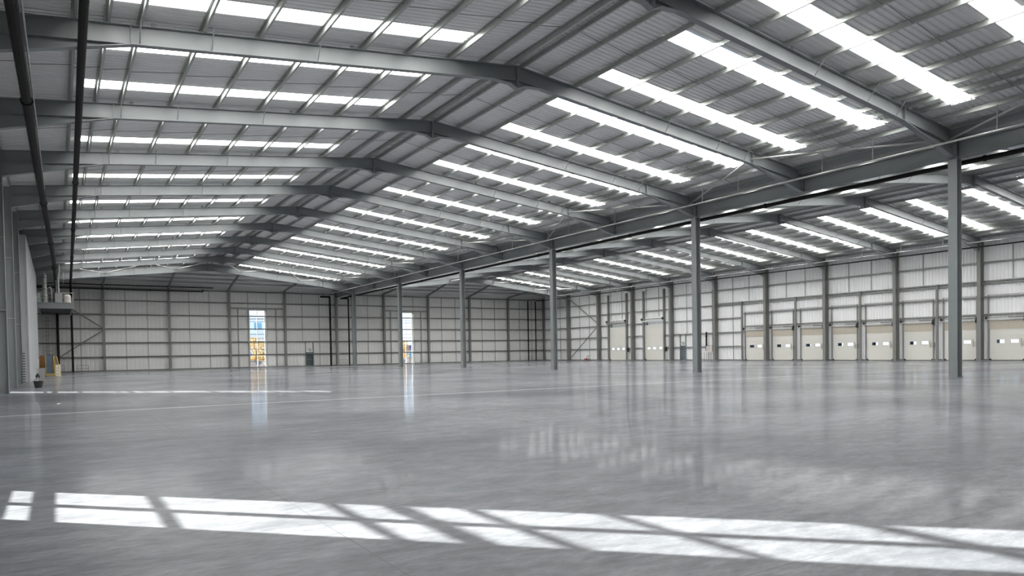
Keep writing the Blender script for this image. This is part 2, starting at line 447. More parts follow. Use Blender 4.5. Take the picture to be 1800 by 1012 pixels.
# ================================================================== STEEL FRAMES
def frame(loc, label, group, inner_l, inner_r, rd=RD):
    """roof frame of one span; origin at the ridge line, column-head level"""
    g = empty('roof_frame', loc, label, 'roof frame', group)
    Z0 = CB
    for s_, inner in ((-1, inner_l), (1, inner_r)):
        # rafter
        sec = isec(0.26, rd)
        m_ = MB(); h = rd / 2
        P = Vector((0, 0, zt(0) - Z0 - h)); Q = Vector((s_ * inner, 0, zt(inner) - Z0 - h))
        m_.sweep(sec, P, Q); rf = m_.done('rafter', M_STEEL, g)
        # haunch at the eaves / valley
        m_ = MB()
        d0, d1 = inner - 4.15, inner
        b0 = zt(d0) - Z0 - rd + 0.02; b1 = 0.06
        m_.prism([(s_ * d0, b0), (s_ * d1, b1), (s_ * d1, zt(d1) - Z0 - rd), (s_ * d0, zt(d0) - Z0 - rd + 0.03)], -0.01, 0.01)
        m_.sweep([(-0.13, -0.03), (0.13, -0.03), (0.13, 0), (-0.13, 0)], (s_ * d0, 0, b0), (s_ * d1, 0, b1))
        m_.done('haunch', M_STEEL, g)
        # stiffener plates
        m_ = MB()
        for d in (d0,):
            m_.box(s_ * d - 0.012, s_ * d + 0.012, -0.125, 0.125, zt(d) - Z0 - rd + 0.03, zt(d) - Z0 - 0.03)
        m_.box(s_ * d1 - 0.02, s_ * d1 + 0.02, -0.13, 0.13, 0.06, zt(d1) - Z0)
        m_.done('stiffener', M_STEEL, g)
        # stay angles from purlin down to the bottom flange
        for d in (14.0, 11.9, 8.4):
            for t_ in (-1, 1):
                MB().tube((s_ * d, t_ * 0.55, zt(d) - Z0 + 0.04), (s_ * d, t_ * 0.05, zt(d) - Z0 - rd + 0.05), 0.022, 6).done('stay_bar', M_STEEL, g)
    # ridge haunch
    m_ = MB(); a = 1.15; zb = zt(a) - Z0 - rd + 0.02; zc = 12.47 - Z0
    for s_ in (-1, 1):
        m_.prism([(0, zc), (s_ * 0.35, zc + 0.16), (s_ * a, zb), (s_ * a, zt(a) - Z0 - 0.3), (0, zt(0) - Z0 - 0.3)], -0.01, 0.01)
        m_.sweep([(-0.13, -0.025), (0.13, -0.025), (0.13, 0), (-0.13, 0)], (s_ * 0.35, 0, zc + 0.16), (0, 0, zc))
        m_.sweep([(-0.13, -0.025), (0.13, -0.025), (0.13, 0), (-0.13, 0)], (s_ * a, 0, zb), (s_ * 0.35, 0, zc + 0.16))
    m_.done('ridge_haunch', M_STEEL, g)
    MB().box(-0.025, 0.025, -0.14, 0.14, zc - 0.02, zt(0) - Z0 - 0.01).done('splice_plate', M_STEEL, g)
    # small cleat boxes on top flange
    for d in (-13.6, -7.1, 7.1, 13.0):
        MB().box(d - 0.07, d + 0.07, -0.03, 0.03, zt(d) - Z0, zt(d) - Z0 + 0.13).done('cleat', M_STEEL, g)
    return g

proto1 = frame((XA1, Y1 + 9 * BAY, CB), 'dark steel roof frame of the main hall, first before the hip frame', 'roof frames of the main hall', 18.40, HW - 0.2)
proto2 = frame((XA2, Y1 + 9 * BAY, CB), 'dark steel roof frame of the dock hall, first before the hip frame', 'roof frames of the dock hall', HW - 0.2, 18.5)
for k in range(8, -2, -1):
    dup(proto1, (XA1, Y1 + k * BAY, CB), 'dark steel roof frame of the main hall, %s before the hip frame' % ORD[9 - k])
    if k >= 0: dup(proto2, (XA2, Y1 + k * BAY, CB), 'dark steel roof frame of the dock hall, %s before the hip frame' % ORD[9 - k])
frame((XA1, YH, CB), 'deep last roof frame of main hall where the hip starts', 'roof frames of the main hall', 18.40, HW - 0.2, 0.85)
frame((XA2, YH, CB), 'deep last roof frame of dock hall where the hip starts', 'roof frames of the dock hall', HW - 0.2, 18.5, 0.85)

# ---- columns between the halls
def ucol(name, sec, x, y, h, label, cat, group, base=True, upv=(1, 0, 0), stub=True, m_=M_STEEL):
    g = empty(name, (x, y, 0), label, cat, group)
    MB().sweep(sec, (0, 0, 0), (0, 0, h), upv).done('shaft', m_, g)
    if base: MB().box(-0.24, 0.24, -0.24, 0.24, 0, 0.025).done('base_plate', m_, g)
    if stub:
        MB().box(-0.21, 0.21, -0.21, 0.21, h - 0.03, h).done('cap_plate', m_, g)
        MB().sweep(isec(0.36, 0.36), (0, 0, h), (0, 0, 11.3), upv).done('upper_shaft', m_, g)
    return g
cp = ucol('steel_column', isec(0.40, 0.42, 0.03, 0.02), XV, Y1, CB, 'large grey steel column standing nearest, in front of the dock doors', 'column', 'free-standing columns between the halls', upv=(1, 0, 0))
clab = ['grey steel column, second nearest in the free-standing row, beside the white barrier', 'grey steel column, third nearest in the free-standing row', 'grey steel column, fourth nearest in the free-standing row',
        'slim grey steel column standing just before the second window slot', 'grey steel column farthest along the free-standing row, near the end wall']
for i in range(5): dup(cp, (XV, Y1 + 16 * (i + 1), 0), clab[i])

# ---- valley beams
for i in range(-1, 6):
    y0 = Y1 + 16 * i + 0.2; y1 = min(Y1 + 16 * (i + 1) - 0.2, YE - 0.15)
    g = empty('valley_beam', (XV, y0, 10.15), 'grey steel beam spanning between free-standing columns, %s span from the end wall' % ORD[5 - i], 'beam', 'beams over the free-standing columns')
    Lb = y1 - y0
    MB().sweep(isec(0.3, 0.72, 0.025, 0.016), (0, 0, 0.36), (0, Lb, 0.36)).done('web_and_flanges', M_STEEL, g)
    for yy in ([7.8] if Lb > 10 else []):
        MB().box(-0.15, 0.15, yy - 0.012, yy + 0.012, 0.02, 0.70).done('stiffener', M_STEEL, g)
gt = MB().prism([(XV - 0.55, 11.5), (XV - 0.45, 11.08), (XV + 0.45, 11.08), (XV + 0.55, 11.5), (XV + 0.5, 11.5), (XV + 0.4, 11.13), (XV - 0.4, 11.13), (XV - 0.5, 11.5)], YB, YE, 'y').done('valley_gutter', M_STEEL)
tag(gt, 'dark metal gutter running in the valley above the column row', 'gutter')

# ---- wall columns
wc = ucol('wall_column', isec(0.30, 0.88, 0.025, 0.016), -2.41, YH, 11.3, 'tall dark column on the window wall, at the hip frame', 'column', 'columns of the window wall', stub=False)
for k in range(9, -2, -1):
    dup(wc, (-2.41, Y1 + k * BAY, 0), 'tall dark column on the window wall, %s before the hip frame' % ORD[9 - k])
wr = ucol('wall_column', isec(0.32, 0.66, 0.025, 0.016), 73.03, YH, 11.2, 'grey column on the dock wall, at the hip frame', 'column', 'columns of the dock wall', stub=False, m_=M_WSTEEL)
for k in range(9, -1, -1):
    dup(wr, (73.03, Y1 + k * BAY, 0), 'grey column on the dock wall, %s before the hip frame' % ORD[9 - k])
PX = [XV - S + S / 5 * j for j in range(1, 10)]
wp = None
pl_ = ['grey post on the end wall beside the diagonal brace', 'grey end wall post between two blank bays', 'grey end wall post on near side of first window slot', 'grey end wall post between first window slot and teal door',
       'grey end wall post between the two black drainpipes', 'grey end wall post before the second window slot', 'grey end wall post beyond the second window slot', 'grey end wall post standing two bays from far corner', 'grey end wall post closest to far corner with the dock wall']
for j, x in enumerate(PX):
    if wp is None:
        wp = ucol('end_wall_post', isec(0.28, 0.40, 0.02, 0.014), x, YE - 0.42, 10.95, pl_[j], 'post', 'posts of the end wall', base=False, upv=(0, 1, 0), stub=False, m_=M_WSTEEL)
    else: dup(wp, (x, YE - 0.42, 0), pl_[j])
for x, nm in ((-2.9, 'grey corner post where end wall meets the window wall'), (73.25, 'grey corner post where end wall meets the dock wall')):
    tag(MB().sweep(isec(0.3, 0.4), (x, YE - 0.42, 0), (x, YE - 0.42, 11), (0, 1, 0)).done('corner_post', M_WSTEEL), nm, 'post', 'corner posts')
# hip rafters from each post to the last frame
for j, x in enumerate(PX):
    if abs(x - XV) < 1: continue
    xa = XA1 if x < XV else XA2
    d = abs(x - xa); zb = zt(d) - 0.62
    m_ = MB().sweep(isec(0.18, 0.25, 0.014, 0.01), (x, YE - 0.42, 10.92), (x, YH + 0.15, zb))
    tag(m_.done('hip_rafter', M_STEEL), 'sloping hip strut over the %s hall, %s counted from the window wall' % ('main' if x < XV else 'dock', ORD[j]), 'strut', 'hip struts over the last bay')

# ---- purlins
POFF = [0.30, 1.55, 3.08, 4.88, 6.70, 8.50, 10.35, 12.15, 13.98, 14.88, 15.75, 17.15, 18.45]
for hall, xa in ((1, XA1), (2, XA2)):
    for s_ in (-1, 1):
        for j, d in enumerate(POFF):
            x = xa + s_ * d
            y0 = YB if hall == 1 else Y1 - 4
            sec = zsec(0.222, 0.075)
            if s_ > 0: sec = [(-a, c) for a, c in sec][::-1]
            o = MB().sweep(sec, (0, 0, 0), (0, YH - y0 + 0.1, 0)).done('roof_purlin', M_GALV, loc=(x, y0, zt(d)))
            tag(o, 'galvanised roof purlin, %s, %s below the ridge' % (SLN[(hall, s_)], ORD[j]), 'purlin', 'purlins of the ' + SLN[(hall, s_)])
# purlins across the hip bay
for hall, xa, l, r in ((1, XA1, -2.5, XV), (2, XA2, XV, 73.3)):
    for j, f in enumerate((0.12, 0.31, 0.5, 0.68, 0.85)):
        y = YH + f * (YE - YH); z = ZS + (11.38 - ZS) * f * 8 / 8.2 - 0.23
        hl = xa + (l - xa) * f; hr = xa + (r - xa) * f
        o = MB()
        o.sweep(zsec(0.2, 0.07), (hl, y, z), (hr, y, z))
        # outer tails follow the sloping side panels down to the eaves frame
        zl = 11.38 + 0.10
        o.sweep(zsec(0.2, 0.07), (l + 0.2, y, zs(xa - l) - 0.25 + (11.38 - zs(xa - l)) * f), (hl, y, z))
        o.sweep(zsec(0.2, 0.07), (hr, y, z), (r - 0.2, y, zs(r - xa) - 0.25 + (11.38 - zs(r - xa)) * f))
        tag(o.done('hip_purlin', M_GALV), 'galvanised purlin across the hip bay of the %s hall, %s below the hip frame' % (('main', 'dock')[hall - 1], ORD[j]), 'purlin', 'hip bay purlins')

# ---- sag rods between purlins, mid-bay
for hall, xa in ((1, XA1), (2, XA2)):
    for s_ in (-1, 1):
        first = None
        for k in range(-1, 10):
            if hall == 2 and k < 0: continue
            y = Y1 + BAY * k + 4.25
            if first is None:
                m_ = MB()
                for a, c in zip(POFF, POFF[1:]): m_.tube((s_ * a, 0, zt(a) + 0.15), (s_ * c, 0, zt(c) + 0.05), 0.013, 5)
                o = first = m_.done('sag_rod', M_WSTEEL, loc=(xa, y, 0))
            else:
                o = first.copy(); C.objects.link(o); o.location = (xa, y, 0)
            tag(o, 'thin rod line tying purlins, %s, %s bay from the hip' % (SLN[(hall, s_)], ORD[9 - k]), 'tie rod', 'sag rods under the roof')

# ---- zigzag tube bracing beside the valley and in the bay before the hip
def brace(P, Q, r, label, group, m_=M_CYL):
    P, Q = Vector(P), Vector(Q)
    o = MB().tube((0, 0, 0), Q - P, r, 10).done('brace_tube', m_, loc=P)
    return tag(o, label, 'brace', group)
for k in range(-1, 9):
    a, c = (k, k + 1) if k % 2 == 0 else (k + 1, k)     # a is the column frame
    brace((XV - 0.5, Y1 + BAY * a, 10.95), (XV - 4.4, Y1 + BAY * c, 11.45), 0.05,
          'slim tube brace beside the valley, main hall side, %s bay from the hip' % ORD[9 - k], 'tube braces beside the valley')
    if k > 0:
        brace((XV + 0.5, Y1 + BAY * a, 10.95), (XV + 4.4, Y1 + BAY * c, 11.45), 0.05,
              'slim tube brace beside the valley, dock hall side, %s bay from the hip' % ORD[9 - k], 'tube braces beside the valley')
for hall, xa in ((1, XA1), (2, XA2)):
    nodes = [-11.4, -3.8, 3.8, 11.4]
    for j, d in enumerate(nodes):
        for t_, w_ in ((-1, 'one'), (1, 'other')):
            P = (xa + d, YH - 0.1, zt(d) - 0.45); e_ = d + t_ * 3.75; Q = (xa + e_, YH - 7.85, zt(e_) - 0.4)
            brace(P, Q, 0.055, 'pale tube of a V brace before the hip frame, %s hall, %s V, %s arm' % (('main', 'dock')[hall - 1], ORD[j], w_), 'V braces before the hip frame')

# ================================================================== WALL STEEL
def rail(name, P, Q, label, group, h=0.15, d=0.18, out=(0, 1, 0), m_=M_RAIL):
    """channel rail with open side towards the floor"""
    P, Q = Vector(P), Vector(Q); L_ = Q - P
    sec = [(0, 0), (d, 0), (d, h), (0, h), (0, h - 0.02), (d - 0.02, h - 0.02), (d - 0.02, 0.02), (0, 0.02)]
    o = MB().sweep(sec, (0, 0, 0), L_, (0, 0, 1)).done(name, m_, loc=P)
    return tag(o, label, 'wall rail', group)
for i in range(1, 7):
    z = GIRT * i - 0.075 if i < 6 else 10.55
    rail('wall_rail', (73.3, YE - 0.19, z), (XLW + 0.1, YE - 0.19, z), 'grey rail along the end wall, %s above the floor' % ORD[i - 1], 'rails of the end wall', h=0.15, d=-0.01 - 0.0 + 0.17)
    rail('wall_rail', (-3.24, YB + 0.2, z + 0.055), (-3.24, YE - 0.3, z + 0.055), 'dark rail along the window wall, %s above the floor' % ORD[i - 1], 'rails of the window wall', h=0.08, d=0.1)
# dock wall rails bay by bay
def near_door(y0, y1):
    return [(y - TW / 2 - 0.2, y + TW / 2 + 0.2) for y in TALL if y0 < y < y1]
XRI = XRW - 0.2
for k in range(0, 11):
    y0, y1 = Y1 + k * BAY + 0.14, Y1 + (k + 1) * BAY - 0.14
    if k == 10: y1 = YE - 0.7
    dockbay = k <= 4
    half = k == 5
    if dockbay: lev = [(4.30, .12), (5.93, .12), (7.28, .34), (9.15, .12)]
    elif half: lev = [(7.28, .34), (9.15, .12)]
    else: lev = [(GIRT * i, .13) for i in range(1, 6)]
    nm = 'first bay from the end wall' if k == 10 else '%s bay from the end wall' % ORD[10 - k]
    for q, (z, h) in enumerate(lev):
        o = MB()
        segs = [(y0, y1)]
        if not dockbay and not half and z < TH + 0.4: segs = intervals(y0, y1, near_door(y0, y1))
        if not dockbay and not half and z < 2.2: segs = [s for a, c in segs for s in intervals(a, c, [(70.8, 71.9)])]
        for a, c in segs:
            for zz in ((z - h / 2, z + h / 2) if h < 0.2 else (z - h / 2, z - h / 2 + 0.14), (z + h / 2 - 0.1, z + h / 2)) if h > 0.2 else ((z - h / 2, z + h / 2),):
                o.box(XRI, XRI + 0.16, a, c, zz[0], zz[1])
        tag(o.done('wall_rail', M_RAIL), 'grey rail on the dock wall, %s, %s above the floor' % (nm, ORD[q]), 'wall rail', 'rails of the dock wall')
    if half:
        for q, z in enumerate((GIRT, GIRT * 2, GIRT * 3)):
            tag(MB().box(XRI, XRI + 0.16, 61.1, y1, z - .065, z + .065).done('wall_rail', M_RAIL), 'short grey rail beside the first dock door, %s above the floor' % ORD[q], 'wall rail', 'rails of the dock wall')
        for q, z in enumerate((4.30, 5.93)):
            tag(MB().box(XRI, XRI + 0.16, y0, 60.8, z - .06, z + .06).done('wall_rail', M_RAIL), 'short grey rail above the first dock door, %s of two' % ORD[q], 'wall rail', 'rails of the dock wall')

def rod(x, y, z0, z1, label, group, r=0.03, name='wall_tie'):
    return tag(MB().box(-r, r, -r, r, 0, z1 - z0).done(name, M_RAIL, loc=(x, y, z0)), label, 'tie', group)
# end wall ties at the thirds of each bay
bays = [-2.568] + PX + [73.37]
bn_ = ['corner bay by the window wall', 'second bay from the window wall', 'third bay from the window wall', 'first window slot bay', 'teal door bay', 'bay right after the valley post', 'second window slot bay', 'bay beyond the second slot', 'second bay from the dock wall', 'corner bay by the dock wall']
for j in range(10):
    for q in (1, 2):
        x = bays[j] + (bays[j + 1] - bays[j]) * q / 3
        z0 = SLOT_Z + 0.4 if j in (3, 6) else 0.0
        if j == 4 and q == 1: z0 = 2 * GIRT
        rod(x, YE - 0.1, z0, 10.6, 'thin upright tie on the end wall, %s, %s of two' % (bn_[j], ('first', 'second')[q - 1]), 'upright ties of the end wall')
# slot trimming
for j, (xc, side) in enumerate(zip(END_SLOTS, ('first', 'second'))):
    for dx, nm in ((-SLOT_W - 0.12, 'one jamb'), (SLOT_W + 0.12, 'other jamb'), (-2.6, 'blank side'), (2.6, 'far blank side')):
        rod(xc + dx, YE - 0.13, 0, 8.4, 'upright trimmer of the %s window slot, %s' % (side, nm), 'upright trimmers of the window slots', 0.06, 'trimmer_post')
    tag(MB().box(xc - 3.6, xc + 3.6, YE - 0.2, YE - 0.02, 8.25, 8.45).done('slot_header', M_RAIL), 'header rail over the %s window slot' % side, 'wall rail', 'headers over the window slots')
# dock wall ties
for k in range(0, 11):
    y0 = Y1 + k * BAY
    for q, f in ((1, 0.36), (2, 0.68)):
        z0 = 7.5 if k <= 4 or (k == 5 and q == 1) else 0.0
        if k in (7, 8): z0 = TH + 1.3
        if k == 6 and q == 2: z0 = 3.62
        rod(XRW - 0.06, y0 + BAY * f, z0, 10.6, 'thin upright tie on the dock wall, %s bay from the end wall, %s of two' % (ORD[10 - k], ('first', 'second')[q - 1]), 'upright ties of the dock wall', 0.028)
for k in range(0, 6):
    yy = Y1 + k * BAY + 4.0
    o = MB().box(-0.09, 0.09, -0.1, 0.1, 0, 7.45).done('door_divider_post', M_WSTEEL, loc=(XRI - 0.12, yy if k < 5 else 60.95, 0))
    tag(o, 'grey post dividing two dock doors, %s from the far end' % ORD[5 - k], 'post', 'posts between dock doors')

# K bracing
def flat_brace(P, Q, label):
    P, Q = Vector(P), Vector(Q)
    return tag(MB().tube((0, 0, 0), Q - P, 0.085, 10).done('wall_brace', M_RAIL, loc=P), label, 'brace', 'diagonal wall braces')
flat_brace((-2.2, YE - 0.55, 10.6), (4.9, YE - 0.62, 5.5), 'upper diagonal brace at the mezzanine corner of the end wall')
flat_brace((4.9, YE - 0.62, 5.2), (-2.2, YE - 0.55, 0.2), 'lower diagonal brace at the mezzanine corner of the end wall')
flat_brace((73.0, 96.9, 10.4), (73.0, 89.4, 5.9), 'upper diagonal brace on the dock wall near the far corner')
flat_brace((73.0, 89.4, 5.4), (73.0, 96.9, 0.2), 'lower diagonal brace on the dock wall near the far corner')

# ================================================================== GLAZED SLOTS
RAILS = [0.83, 1.75, 2.60, 3.50, 4.12, 4.69, 6.50, 6.87]
def slot(nm, axis, pos, plane, out, label, hw):
    g = empty(nm, (pos, plane, 0) if axis == 'y' else (plane, pos, 0), label, 'window', 'tall glazed slots', 'structure', 0 if axis == 'y' else PI / 2 * (1 if out < 0 else -1))
    # local: x across, +y outwards when axis == 'y'; for the side wall rotated so that +y points outwards
    f = MB()
    for x in (-hw + 0.04, hw - 0.04): f.box(x - 0.04, x + 0.04, 0.0, 0.12, 0, SLOT_Z)
    f.box(-hw, hw, 0.0, 0.12, SLOT_Z - 0.08, SLOT_Z); f.box(-hw, hw, 0, 0.12, 0, 0.06)
    f.done('window_frame', M_FRAME, g)
    MB().box(-0.045, 0.045, 0.01, 0.11, 0.06, SLOT_Z - 0.08).done('mullion', M_FRAME, g)
    tr_ = MB()
    for z in RAILS: tr_.box(-hw + 0.08, hw - 0.08, 0.03, 0.08, z - 0.03, z + 0.03)
    tr_.done('transom', M_WSTEEL, g)
    MB().box(-hw + 0.08, hw - 0.08, 0.05, 0.056, 0.06, SLOT_Z - 0.08).done('pane', M_GLASS, g)
    return g
slot('window_1', 'y', END_SLOTS[0], YE + 0.03, 1, 'tall glazed slot in the end wall showing yellow tree', SLOT_W)
slot('window_2', 'y', END_SLOTS[1], YE + 0.03, 1, 'tall glazed slot in the end wall half behind a column', SLOT_W)
slot('window_3', 'x', LEFT_SLOTS[0], XLW - 0.03, -1, 'tall glazed slot in the side wall that throws the wide sun band', 1.03)
slot('window_4', 'x', LEFT_SLOTS[1], XLW - 0.03, -1, 'tall glazed slot in the side wall that throws the distant sun band', 1.03)

# ================================================================== DOORS
def holed_panel(name, m_, parent, x0, x1, z0, z1, holes, y0, y1, seams):
    """panel in local x,z with rectangular openings and recessed section seams"""
    mb = MB()
    zc = sorted({z0, z1} | {h[2] for h in holes} | {h[3] for h in holes} | set(seams))
    for a, c in zip(zc, zc[1:]):
        mid_ = (a + c) / 2
        for xa_, xb in intervals(x0, x1, [(h[0], h[1]) for h in holes if h[2] < mid_ < h[3]]):
            za = a + (0.02 if a in seams else 0); zb = c - (0.02 if c in seams else 0)
            mb.box(xa_, xb, y0, y1, za, zb)
    for s_ in seams: mb.box(x0, x1, y0 + 0.02, y1, s_ - 0.02, s_ + 0.02)
    return mb.done(name, m_, parent)
def dock_door(loc, label, idx):
    """local x runs along the wall (+x towards the near side), -y into the hall"""
    g = empty('door_%d' % idx, loc, label, 'loading dock door', 'low dock doors', 'structure', -PI / 2)
    hw = DW / 2
    wins = [(-0.85, -0.20, 1.61, 1.92), (0.30, 0.97, 1.61, 1.92)]
    p_ = holed_panel('door_panel', M_DOOR, g, -hw + 0.02, hw - 0.02, 0.05, 2.92, wins, 0.02, 0.08, [0.79, 1.49, 2.25])
    for a, c, z0, z1 in wins:
        wf = MB()
        for q in ((a - .03, a, z0 - .03, z1 + .03), (c, c + .03, z0 - .03, z1 + .03), (a, c, z0 - .03, z0), (a, c, z1, z1 + .03)): wf.box(q[0], q[1], 0.005, 0.085, q[2], q[3])
        wf = wf.done('vision_frame', M_WHITE, p_)
        MB().box(a, c, 0.045, 0.05, z0, z1).done('pane', M_GLASS, p_)
    MB().box(-hw - 0.02, hw + 0.02, -0.01, 0.045, 2.92, 3.72).done('door_head', M_HEAD, g)
    MB().box(-hw, hw, 0.0, 0.09, 0.0, 0.05).done('bottom_seal', M_DARK, g)
    for s_ in (-1, 1):
        t_ = MB().box(s_ * (hw + 0.06) - 0.05, s_ * (hw + 0.06) + 0.05, -0.10, 0.0, 0, 6.1)
        t_.done('door_track', M_RAIL, g)
        MB().box(s_ * (hw - 0.06) - 0.09, s_ * (hw - 0.06) + 0.09, -0.03, 0.02, 0.02, 0.16).done('roller_bracket', M_DARK, g)
    MB().box(-hw - 0.25, hw + 0.25, -0.16, -0.06, 3.78, 3.86).done('header_rail', M_WHITE, g)
    MB().box(-hw - 0.1, hw + 0.1, -0.05, -0.02, 6.06, 6.10).done('tie_bar', M_RAIL, g)
    sh = MB().tube((-hw - 0.3, -0.16, 3.98), (hw + 0.25, -0.16, 3.98), 0.025, 8).done('torsion_shaft', M_RAIL, g)
    MB().tube((0.2, -0.16, 3.98), (hw - 0.05, -0.16, 3.98), 0.06, 10).done('spring', M_WSTEEL, sh)
    MB().tube((-hw - 0.26, -0.16, 3.98), (-hw - 0.14, -0.16, 3.98), 0.13, 12).done('cable_drum', M_DARK, sh)
    MB().tube((hw + 0.08, -0.16, 3.98), (hw + 0.2, -0.16, 3.98), 0.13, 12).done('cable_drum', M_DARK, sh)
    MB().box(hw + 0.02, hw + 0.2, -0.3, -0.1, 3.55, 3.92).done('drive_motor', M_DARK, g)
    MB().box(1.12, 1.20, -0.03, 0.02, 1.25, 1.98).done('pull_strap', M_HEAD, g)
    MB().box(hw + 0.08, hw + 0.22, -0.2, -0.1, 1.35, 1.8).done('control_box', M_WSTEEL, g)
    MB().path([(hw - 0.05, -0.12, 1.75), (hw - 0.12, -0.14, 1.55), (hw - 0.05, -0.12, 1.38), (hw + 0.1, -0.12, 1.4)], 0.015, 6).done('chain', M_DARK, g)
    # fabric curtain of the shelter outside
    MB().box(-2.0, -1.03, 1.02, 1.06, 0.0, 4.0).done('shelter_curtain', M_NAVY, g)
    return g
dd = None
dlab = ['cream dock door farthest along the row, beside the blank half bay', 'cream dock door, second from the far end of the row', 'cream dock door, third from the far end of the row', 'cream dock door, fourth from the far end of the row',
        'cream dock door, fifth from the far end of the row', 'cream dock door, sixth from the far end of the row', 'cream dock door partly hidden by the nearest free-standing column', 'cream dock door closest in view, at the picture edge', 'cream dock door beyond the picture edge', 'cream dock door outside the picture']
for i, y in enumerate(DOCKS):
    loc = (XRW - 0.05, y, 0)
    if dd is None: dd = dock_door(loc, dlab[0], 1)
    elif i < 9:
        r = dup(dd, loc, dlab[i]); r.name = 'door_%d' % (i + 1)

def tall_door(loc, label, idx, header_white):
    g = empty('door_%d' % idx, loc, label, 'loading door', 'tall loading doors', 'structure', -PI / 2)
    hw = TW / 2
    wins = [(-1.56, -0.96, 1.62, 1.92), (-0.39, 0.24, 1.62, 1.92), (0.86, 1.46, 1.62, 1.92)]
    p_ = holed_panel('door_panel', M_DOOR, g, -hw + 0.02, hw - 0.02, 0.05, TH - 0.02, wins, 0.02, 0.08, [0.77, 1.5, 2.2, 2.85, 3.55, 4.2])
    for a, c, z0, z1 in wins:
        wf = MB()
        for q in ((a - .03, a, z0 - .03, z1 + .03), (c, c + .03, z0 - .03, z1 + .03), (a, c, z0 - .03, z0), (a, c, z1, z1 + .03)): wf.box(q[0], q[1], 0.005, 0.085, q[2], q[3])
        wf.done('vision_frame', M_WHITE, p_)
        MB().box(a, c, 0.045, 0.05, z0, z1).done('pane', M_GLASS, p_)
    MB().box(-hw, hw, 0.0, 0.09, 0.0, 0.05).done('bottom_seal', M_DARK, g)
    for s_ in (-1, 1):
        MB().box(s_ * (hw + 0.12) - 0.11, s_ * (hw + 0.12) + 0.11, -0.3, 0.0, 0, 10.2).done('door_track', M_WSTEEL, g)
        MB().box(s_ * (hw - 0.06) - 0.12, s_ * (hw - 0.06) + 0.12, -0.05, 0.02, 0.02, 0.2).done('roller_bracket', M_DARK, g)
    MB().box(-hw - 0.35, hw + 0.1, -0.42, -0.3, 5.62, 5.84).done('header_rail', M_WHITE if header_white else M_RAIL, g)
    sh = MB().tube((-hw - 0.35, -0.42, 6.02), (hw + 0.15, -0.42, 6.02), 0.06, 10).done('torsion_shaft', M_WSTEEL, g)
    for x in (-hw - 0.3, hw + 0.0): MB().tube((x, -0.42, 6.02), (x + 0.15, -0.42, 6.02), 0.17, 12).done('cable_drum', M_DARK, sh)
    MB().tube((-0.12, -0.42, 6.02), (0.12, -0.42, 6.02), 0.12, 12).done('shaft_coupling', M_WHITE, sh)
    MB().box(-hw + 0.3, -hw + 0.6, -0.1, 0.0, 5.15, 5.6).done('bracket', M_WSTEEL, g)
    MB().box(hw + 0.35, hw + 0.6, -0.35, -0.15, 1.3, 1.95).done('control_box', M_DARK, g)
    MB().box(hw + 0.44, hw + 0.5, -0.3, -0.24, 0, 1.3).done('conduit', M_WPAINT, g)
    return g
tall_door((XRW - 0.05, TALL[1], 0), 'tall cream loading door with grey header, nearer the far corner', 20, False)
tall_door((XRW - 0.05, TALL[0], 0), 'tall cream loading door under a white header beam', 21, True)

def pers_door(idx, loc, rz, w_, m_, label):
    g = empty('door_%d' % idx, loc, label, 'personnel door', None, 'structure', rz)
    h = 2.06
    lf = MB().box(-w_ / 2 + 0.06, w_ / 2 - 0.06, 0.03, 0.08, 0.01, h - 0.06).done('door_leaf', m_, g)
    f = MB(); f.box(-w_ / 2, -w_ / 2 + 0.06, -0.02, 0.1, 0, h); f.box(w_ / 2 - 0.06, w_ / 2, -0.02, 0.1, 0, h); f.box(-w_ / 2, w_ / 2, -0.02, 0.1, h - 0.06, h)
    f.done('door_frame', m_, g)
    MB().box(-w_ / 2 + 0.1, w_ / 2 - 0.1, -0.04, 0.0, 1.0, 1.05).done('push_bar', M_WSTEEL, lf)
    for s_ in (-1, 1): MB().box(s_ * (w_ / 2 + 0.05) - 0.05, s_ * (w_ / 2 + 0.05) + 0.05, -0.15, -0.02, 0, 2 * GIRT).done('trimmer', M_WSTEEL, g)
    return g
pers_door(30, (31.33, YE + 0.02, 0), 0, 1.06, M_TEAL, 'dark teal personnel door in the end wall')
pers_door(31, (XRW, 71.335, 0), -PI / 2, 0.93, M_PDOOR, 'blue-grey personnel door in the dock wall')
def exit_sign(loc, rz, label):
    g = empty('exit_sign', loc, label, 'sign', 'signs over the personnel doors', None, rz)
    MB().box(-0.42, 0.42, -0.03, 0, 0, 0.28).done('sign_board', M_SIGN, g)
    s_ = MB()
    s_.box(-0.12, 0.30, -0.036, -0.03, 0.05, 0.24); s_.done('green_field', M_GREEN, g)
    r_ = MB()  # running figure and arrow
    r_.tube((0.02, -0.037, 0.205), (0.02, -0.042, 0.205), 0.018, 8)
    r_.sweep([(-.008, -.002), (.008, -.002), (.008, .002), (-.008, .002)], (0.02, -0.039, 0.19), (-0.01, -0.039, 0.12), (0, 1, 0))
    r_.sweep([(-.006, -.002), (.006, -.002), (.006, .002), (-.006, .002)], (-0.01, -0.039, 0.12), (0.04, -0.039, 0.07), (0, 1, 0))
    r_.sweep([(-.006, -.002), (.006, -.002), (.006, .002), (-.006, .002)], (-0.01, -0.039, 0.12), (-0.06, -0.039, 0.08), (0, 1, 0))
    r_.box(0.12, 0.2, -0.041, -0.037, 0.135, 0.155); r_.prism([(0.2, 0.115), (0.24, 0.145), (0.2, 0.175)], -0.041, -0.037)
    r_.done('pictogram', M_SIGN, g)
    MB().box(-0.22, 0.22, -0.13, 0, 0.33, 0.42).done('light_fitting', M_WSTEEL, g)
    return g
exit_sign((31.33, YE - 0.1, 2.14), 0, 'pale exit sign over the teal door in the end wall')
exit_sign((XRW - 0.1, 71.3, 2.14), -PI / 2, 'pale exit sign over the blue-grey door in the dock wall')

